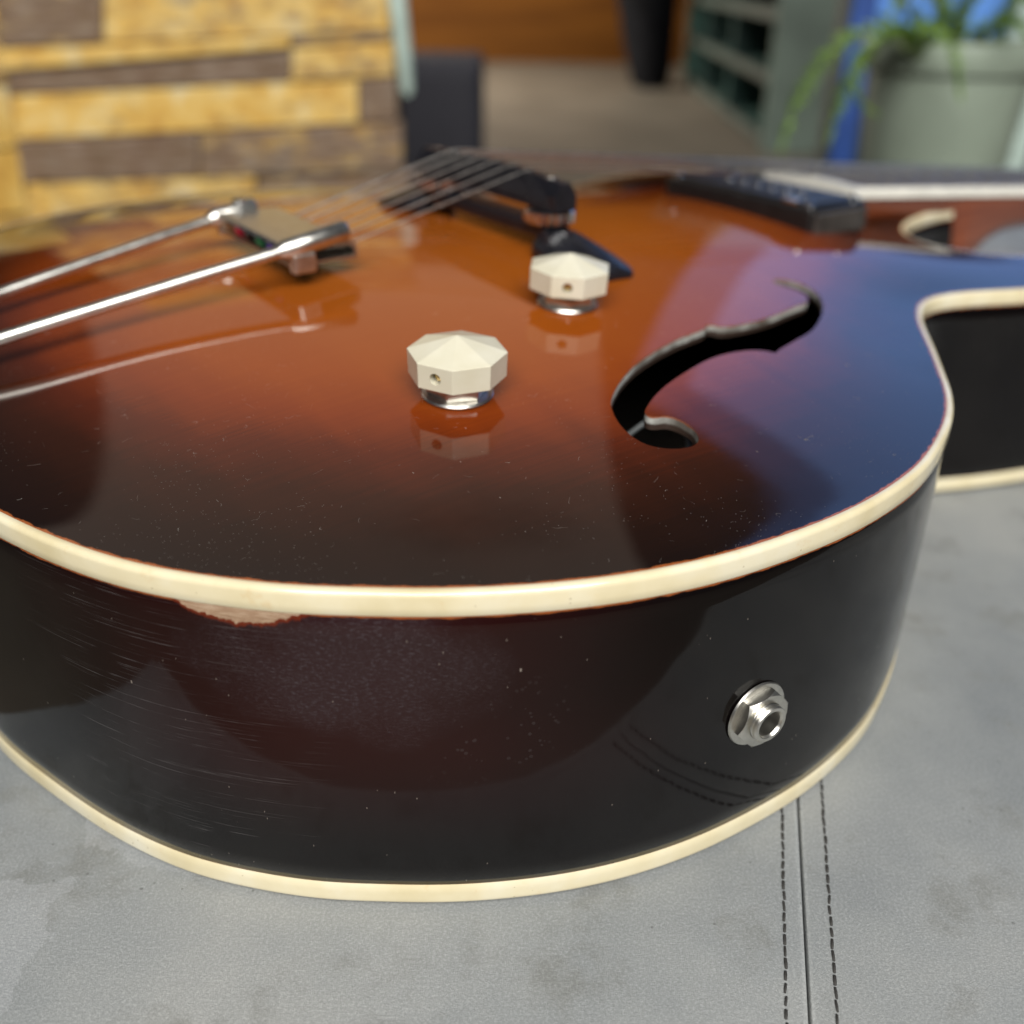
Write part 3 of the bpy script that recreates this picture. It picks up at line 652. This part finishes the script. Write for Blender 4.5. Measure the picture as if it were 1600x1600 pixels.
# stitches: thread dives in and out beside the gap
sm = None
for a_, b_ in (((1222, 1265), (1229, 1600)), ((1283, 1218), (1309, 1600))):
    A_, B_ = on(*a_, 0), on(*b_, 0); d_ = (B_-A_).normalized(); L_ = (B_-A_).length+.03; k = -14; pitch = .00315
    while k*pitch < L_:
        p = A_+d_*(k*pitch); k += 1
        if p.y < YF+.002: continue
        if sm is None:
            pr = [(-.00150, -.00030, .00020), (-.0012, .00004, .00027), (0, .00016, .00029), (.0012, .00004, .00027), (.00150, -.00030, .00020)]
            V = []; F = []
            for x, z, r_ in pr:
                for q in range(8): V.append((x, r_*1.15*math.cos(q*math.pi/4), z+r_*math.sin(q*math.pi/4)))
            for i in range(len(pr)-1):
                for q in range(8): F.append((i*8+q, i*8+(q+1) % 8, (i+1)*8+(q+1) % 8, (i+1)*8+q))
            F += [tuple(range(8))[::-1], tuple(range(32, 40))]
            o = mesh('stitch', V, F, THREAD, table, True); sm = o.data
        else: o = link('stitch', sm, None, table)
        o.location = tb((p.x+random.uniform(-.00012, .00012), p.y, .00004)); o.rotation_euler = (0, 0, math.atan2(d_.y, d_.x)+random.uniform(-.11, .11)); o.scale = (random.uniform(.86, 1.06), random.uniform(.85, 1.2), 1)

# ------------------------------------------------------------------ place behind
FL = -.45
t = NT('tan_floor'); c = t.co(); t.P(color=t.ramp(t.noise(c, 3, 4), [(.3, (.082, .069, .051)), (.7, (.118, .100, .076))]), rough=.55)
fl = mesh('floor', [(-6, -4, FL), (7, -4, FL), (7, 11.2, FL), (-6, 11.2, FL)], [(0, 1, 2, 3)], t.m); tag(fl, kind='structure')
t = NT('brown_wall'); c = t.co(); t.P(color=t.ramp(t.noise(t.mp(c, (.6, 1, 5)), 2, 4), [(.3, (.060, .020, .0020)), (.7, (.095, .034, .0040))]), rough=.7, spec=.08)
WY = (CAM_Z-FL)/math.tan(PITCH-math.atan((800-97)/FPX))
wl = from_bm('wall', box_bm((.5, WY+.06, 1.05), (13, .1, 3.0)), t.m); tag(wl, kind='structure')

# yellow painted plank screen, left
PY = 1.28
t = NT('worn_yellow_paint'); c = t.co('Object'); oi = t.n('ShaderNodeObjectInfo'); rnd = oi.outputs['Random']
off = t.n('ShaderNodeVectorMath', operation='ADD'); t.l(c, off.inputs[0]); cmb = t.n('ShaderNodeCombineXYZ'); t.l(t.math('MULTIPLY', rnd, 40.), cmb.inputs[0]); t.l(cmb.outputs[0], off.inputs[1]); c2 = off.outputs[0]
wear = t.noise(t.mp(c2, (1, 1, 2.2)), 22, 8, .75)
yel = t.ramp(t.noise(c2, 17, 7, .72), [(.30, (.40, .19, .035)), (.44, (.60, .36, .075)), (.56, (.68, .47, .15)), (.66, (.66, .56, .34)), (.78, (.40, .34, .25))])
brn = t.ramp(t.noise(t.mp(c2, (1, 1, 8)), 30, 4), [(.3, (.055, .026, .016)), (.5, (.125, .08, .062)), (.7, (.23, .19, .165))])
WEARV = t.n('ShaderNodeAttribute', attribute_type='OBJECT', attribute_name='wear').outputs['Fac']
t.P(color=t.mix(t.math('MULTIPLY', t.step(t.math('ADD', wear, t.math('SUBTRACT', WEARV, .5)), .38, .66), .92), yel, brn), rough=.5, normal=t.bump(wear, .4, .004)); YEL = t.m
SAGE = simple('pale_sage_paint', (.42, .52, .46), .5, 0, 20, .2)
screen = empty('plank_screen', (at(300, 200, PY).x, PY+.02, FL)); tag(screen, 'tall screen of worn yellow and brown planks behind the guitar on the left', 'screen')
def sb(p): return Vector(p)-screen.location
def plank(u0_, u1, l0, r0_, l1, r1, wear, Y=PY, dy=None):
    """one board; top and bottom edges run from left to right ends (photo heights at u=0 and u=620)"""
    def vv(u, a, b): return a+(b-a)*u/620
    dy = random.uniform(-.004, .004) if dy is None else dy; g = 1.2
    q = [at(u0_+g, vv(u0_, l1, r1)-g, Y), at(u1-g, vv(u1, l1, r1)-g, Y), at(u1-g, vv(u1, l0, r0_)+g, Y), at(u0_+g, vv(u0_, l0, r0_)+g, Y)]
    c_ = sum(q, Vector())/4; th = .02
    bm = bmesh.new(); f = [bm.verts.new((p.x-c_.x, dy, p.z-c_.z)) for p in q]; b = [bm.verts.new((p.x-c_.x, dy+th, p.z-c_.z)) for p in q]
    bm.faces.new(f); bm.faces.new(b[::-1])
    for k in range(4): bm.faces.new((f[k], b[k], b[(k+1) % 4], f[(k+1) % 4]))
    bevel(bm, .0015, 1)
    o = from_bm('plank', bm, YEL, screen); o.location = sb(c_); o['wear'] = wear+.05
LN = [(-640, -650), (-560, -572), (-480, -493), (-405, -420), (-330, -347), (-262, -280), (-190, -208), (-110, -130), (-20, -40), (76, 48), (112, 62), (150, 120), (222, 190), (288, 266), (360, 340), (440, 420), (520, 505)]
ROW = {7: [(-60, 300, .5), (300, 612, .45)], 8: [(-60, 160, .62), (160, 614, .40)], 9: [(-40, 455, .35), (455, 617, .5)], 10: [(-30, 455, .80), (455, 619, .42)], 11: [(4, 560, .34), (560, 622, .72)], 12: [(20, 312, .74), (312, 630, .58)], 13: [(38, 400, .42), (400, 640, .62)], 14: [(45, 330, .5), (330, 645, .45)], 15: [(60, 650, .5)]}
for k in range(len(LN)-1):
    for u0_, u1, wv in ROW.get(k, [(-90, random.randint(150, 400), random.uniform(.3, .7))]):
        plank(u0_, u1, *LN[k], *LN[k+1], wv)
    if k not in ROW: plank(int(u1), 606, *LN[k], *LN[k+1], random.uniform(.3, .65))
# the screen's folded left leaf
for k, (a_, b_) in enumerate([(-60, 30), (35, 130), (135, 228), (233, 330), (335, 430)]):
    p0, p1 = at(-5+a_*.16, a_, PY-.002), at(-5+b_*.16, b_, PY-.002); wv = (.3, .5, .35, .3, .5)[k]
    bm = bmesh.new(); dx, dyy = -.16, -.14
    q = [Vector((p1.x-.004, p1.y, p1.z)), Vector((p0.x-.004, p0.y, p0.z))]; q += [q[1]+Vector((dx, dyy, 0)), q[0]+Vector((dx, dyy, 0))]; c_ = sum(q, Vector())/4
    f = [bm.verts.new(p-c_) for p in q]; b = [bm.verts.new(p-c_+Vector((-.012, .014, 0))) for p in q]
    bm.faces.new(f); bm.faces.new(b[::-1])
    for i in range(4): bm.faces.new((f[i], b[i], b[(i+1) % 4], f[(i+1) % 4]))
    o = from_bm('plank', bm, YEL, screen); o.location = sb(c_); o['wear'] = wv
# backing board and pale edge trim
a_, b_ = at(20, 420, PY+.03), at(612, -300, PY+.03)
from_bm('backing_board', box_bm(tuple(sb(((a_.x+b_.x)/2, PY+.036, (FL+b_.z)/2))), (b_.x-a_.x, .014, b_.z-FL-.02), .002), TIMBER, screen)
e0, e1 = at(607, -330, PY-.01), at(636, 150, PY-.01)
tr = tube('edge_trim', [sb(e0), sb(at(621, 0, PY-.01)), sb(at(629, 70, PY-.01)), sb(at(636, 138, PY-.01)), sb(at(637, 150, PY-.01))], [.011, .011, .010, .008, .004], SAGE, screen, 12)

# dark upright cabinet behind the bridge
SLATE = simple('slate_cloth', (.020, .019, .026), .7, 0, 200, .3, bump=.1)
y0 = 2.0; a_, b_ = at(590, 96, y0), at(749, 96, y0)
cab = empty('speaker_cabinet', ((a_.x+b_.x)/2, y0+.15, FL)); tag(cab, 'dark slate box standing behind the bridge, right of the yellow planks', 'speaker')
hC = a_.z-FL; wC = b_.x-a_.x
from_bm('case', box_bm((0, 0, hC/2), (wC, .30, hC), .012, 3), SLATE, cab)
from_bm('front_cloth', box_bm((0, -.151, hC/2), (wC-.03, .012, hC-.04), .004), SLATE, cab)
for sx in (-1, 1):
    for sy in (-1, 1): auto(from_bm('foot', lathe_bm([(0, 0), (.014, 0), (.014, .004), (0, .004)], 14, Matrix.Translation((sx*(wC/2-.02), sy*.12, 0))), BLACKP, cab))

# black soft case hanging down before the wall
y0 = 6.7; BLK = simple('black_cloth', (.004, .004, .005), .8, 0, 12, .5, bump=.3, bscale=9)
BLK.node_tree.nodes['Principled BSDF'].inputs['Specular IOR Level'].default_value = .08
def blk(): 
    prof = [(-130, 930, 1085), (-60, 945, 1080), (0, 968, 1066), (60, 975, 1061), (110, 985, 1056), (136, 990, 1050), (143, 1000, 1042)]
    V = []; F = []; m_ = 16
    for v_, l_, r_ in prof:
        a_, b_ = at(l_, v_, y0), at(r_, v_, y0); c_ = (a_+b_)/2; w_ = (b_.x-a_.x)/2
        for k in range(m_):
            q = 2*math.pi*k/m_; V.append((c_.x+w_*math.cos(q), y0+.16+.16*math.sin(q), max(c_.z, FL)))
    for j_ in range(len(prof)-1):
        for k in range(m_): F.append((j_*m_+k, j_*m_+(k+1) % m_, (j_+1)*m_+(k+1) % m_, (j_+1)*m_+k))
    F += [tuple(range(m_)), tuple(range((len(prof)-1)*m_, len(prof)*m_))[::-1]]
    lo = min(v[2] for v in V); V = [(x, y, z-lo+FL) for x, y, z in V]
    o = mesh('soft_case', V, F, BLK, None, True); return o
tag(blk(), 'tall black soft case standing on the tan floor before the brown wall', 'case')

# green shelf unit along the right of the aisle
GRN = simple('dark_green_paint', (.008, .032, .026), .6, 0, 3, .4); GRNL = simple('shelf_edge_paint', (.035, .046, .038), .5, 0, 6, .3); GRY = simple('grey_green_paint', (.12, .155, .125), .35, 0, 3, .3)
pn, pf = on(1190, 236, FL), on(1066, 128, FL)
dv = (pf-pn); dv.z = 0; Ls = dv.length; dv.normalize(); sn = Vector((dv.y, -dv.x, 0))
shelf = empty('shelf_unit', tuple(pn)); shelf.rotation_euler = (0, 0, math.atan2(dv.y, dv.x))
tag(shelf, 'dark green open shelf unit standing along the floor left of the blue board', 'shelf')
HS = 1.5
from_bm('back_board', box_bm((Ls/2, -.60, HS/2), (Ls, .02, HS)), GRN, shelf)
for z in (.04, .27, .50, .73, 1.0, 1.25): 
    o = from_bm('shelf_board', box_bm((Ls/2, -.30, z), (Ls-.08, .58, .025)), GRN, shelf)
    from_bm('front_lip', box_bm((Ls/2, -.004, z), (Ls-.08, .012, .045)), GRNL, o)
for x in (.02, Ls*.36, Ls*.68, Ls-.02): from_bm('upright', box_bm((x, -.30, HS/2), (.04, .6, HS)), GRN, shelf)
from_bm('end_panel', box_bm((-.015, -.30, HS/2), (.025, .62, HS)), GRY, shelf)

# blue board and post behind the plant
BLUE = simple('blue_paint', (.022, .065, .25), .45, 0, 6, .3); BLUEL = simple('light_blue_paint', (.10, .26, .66), .5, 0, 6, .2)
y0 = 1.95; a_ = at(1322, 0, y0); b_ = at(1362, 0, y0); c_ = at(1590, 0, y0)
board = empty('painted_board', ((a_.x+c_.x)/2, y0, FL)); tag(board, 'blue painted board with a darker post, behind the green pot', 'board')
zt = at(1400, -60, y0).z; zm = at(1400, 62, y0).z
def bb_(p): return tuple(Vector(p)-board.location)
from_bm('post', box_bm(bb_(((a_.x+b_.x)/2, y0-.02, (FL+zt)/2)), (b_.x-a_.x, .05, zt-FL), .004), BLUE, board)
from_bm('panel', box_bm(bb_(((b_.x+c_.x)/2+.003, y0, (zm+zt)/2)), (c_.x-b_.x, .02, zt-zm), .003), BLUEL, board)
from_bm('lower_panel', box_bm(bb_(((b_.x+c_.x)/2+.003, y0+.004, (zm+FL)/2)), (c_.x-b_.x, .02, zm-FL-.004), .003), simple('shaded_board_paint', (.02, .035, .05), .5, 0, 6, .3), board)  # shade on the lower board is put into its darker colour
from_bm('edge_strip', box_bm(bb_((a_.x-.006, y0-.02, (FL+zt)/2)), (.010, .052, zt-FL), .002), GRNL, board)
# sage post at far right
a2 = at(1582, 0, y0-.05); from_bm('side_post', box_bm(bb_((a2.x+.05, y0-.03, (FL+zt)/2)), (.08, .05, zt-FL), .004), SAGE, board)

# pot on a stool
y0 = 1.45; pc = at(1492, 70, y0); prx = (at(1626, 70, y0).x-pc.x); zt = at(1492, 62, y0).z; z1 = at(1492, 112, y0).z; z0 = zt-.235
POTM = simple('sage_pot_glaze', (.275, .325, .255), .45, 0, 9, .12)
k1 = .93; k0 = .76
pot = auto(from_bm('plant_pot', lathe_bm([(0, 0), (prx*k0, 0), (prx*(k0+.02), .004), (prx*k1, z1-z0), (prx*.985, z1-z0+.003), (prx, z1-z0+.006), (prx*1.015, zt-z0-.004), (prx*1.005, zt-z0), (prx*.95, zt-z0), (prx*.93, zt-z0-.006), (prx*.9, zt-z0-.05)], 56), POTM), 30)
pot.location = (pc.x, y0, z0); tag(pot, 'pale sage green plant pot with a banded rim, at the right edge', 'pot')
soil = from_bm('soil', lathe_bm([(0, 0), (prx*.9, 0)], 30, Matrix.Translation((0, 0, zt-z0-.03))), simple('soil_brown', (.03, .02, .012), .95, 0, 80, .5), pot)
st = empty('plant_stool', (pc.x, y0, FL)); tag(st, 'plain wooden stool under the plant pot', 'stool')
hS = z0-FL
auto(from_bm('seat', lathe_bm([(0, hS-.03), (.14, hS-.03), (.145, hS-.02), (.145, hS-.006), (.14, hS), (0, hS)], 40), TIMBER, st))
for k in range(4):
    q = math.pi/4+k*math.pi/2
    tube('leg', [(.10*math.cos(q), .10*math.sin(q), hS-.03), (.14*math.cos(q), .14*math.sin(q), 0)], [.015, .011], TIMBER, st)

# fern: arching stems clothed in narrow leaflets
t = NT('fern_green'); c = t.co(); t.P(color=t.ramp(t.noise(c, 60, 3), [(.3, (.075, .15, .02)), (.7, (.20, .32, .05))]), rough=.5, sss=.0); FERN = t.m
fern = empty('fern_plant', (pc.x, y0, zt-.03)); tag(fern, 'bright green fern with arching fronds spilling over the sage pot', 'plant')
def frond(pts, wid, n_=46):
    P = catmull([2*np.array(pts[0])-np.array(pts[1])]+[np.array(p) for p in pts]+[2*np.array(pts[-1])-np.array(pts[-2])], 20)[20:20*(len(pts))]
    P = [Vector(p) for p in resample(P, np.linalg.norm(np.diff(P, axis=0), axis=1).sum()/n_, False)]
    o0 = fern.location; V = []; F = []
    for i in range(len(P)-1):
        t_ = (P[i+1]-P[i]).normalized(); fr = i/len(P); w_ = wid*(math.sin(math.pi*min(1, .12+fr*.95))**.6)+.002
        for s in (-1, 1, -1, 1):
            sd = Vector((random.uniform(-1, 1), random.uniform(-1, 1), random.uniform(-.7, .7))); sd = (sd-t_*sd.dot(t_)).normalized()*s
            dr = (sd+t_*.7+Vector((0, 0, -.25))).normalized(); wd = t_.cross(dr).normalized()*.0022+t_*.002; b0 = P[i]-o0; L_ = w_*random.uniform(.7, 1.15); k = len(V)
            V += [b0, b0+dr*L_*.5+wd, b0+dr*L_, b0+dr*L_*.5-wd]; F.append((k, k+1, k+2, k+3))
    f = mesh('frond', V, F, FERN, fern); tube('stem', [p-o0 for p in P[::3]], .0016, FERN, f, 6)
ctr = Vector((pc.x, y0, zt-.03))
def A3(u, v, dy): return at(u, v, y0+dy)
frond([ctr+Vector((-.06, -.03, 0)), A3(1400, 42, -.10), A3(1330, 60, -.14), A3(1268, 120, -.17), A3(1232, 190, -.18), A3(1216, 250, -.18)], .022)
frond([ctr+Vector((-.05, -.04, 0)), A3(1395, 50, -.12), A3(1350, 95, -.16), A3(1308, 170, -.18), A3(1290, 240, -.18)], .020)
frond([ctr+Vector((-.04, -.06, 0)), A3(1400, 52, -.14), A3(1350, 85, -.18), A3(1330, 130, -.19), A3(1355, 170, -.19), A3(1378, 185, -.19)], .014)
frond([ctr+Vector((-.03, -.06, 0)), A3(1440, 40, -.12), A3(1480, 48, -.17), A3(1495, 100, -.19), A3(1502, 165, -.19)], .015)
frond([ctr+Vector((-.03, -.02, 0)), A3(1420, 20, -.05), A3(1385, -30, -.06), A3(1340, -60, -.08)], .018)
frond([ctr+Vector((0, -.03, 0)), A3(1500, 15, -.06), A3(1535, -30, -.08), A3(1590, -50, -.1)], .018)
frond([ctr+Vector((.01, -.02, 0)), A3(1470, 20, -.05), A3(1440, -20, -.08), A3(1400, 8, -.12), A3(1385, 40, -.13)], .016)
frond([ctr+Vector((.05, -.02, 0)), A3(1560, 30, -.06), A3(1600, -10, -.1), A3(1660, 20, -.13), A3(1690, 100, -.14)], .02)
frond([ctr+Vector((.03, -.04, 0)), A3(1530, 45, -.10), A3(1575, 25, -.13), A3(1600, 40, -.15), A3(1612, 80, -.16)], .015)
frond([ctr+Vector((-.01, .03, 0)), A3(1480, 10, .05), A3(1470, -60, .06), A3(1430, -120, .05)], .02)
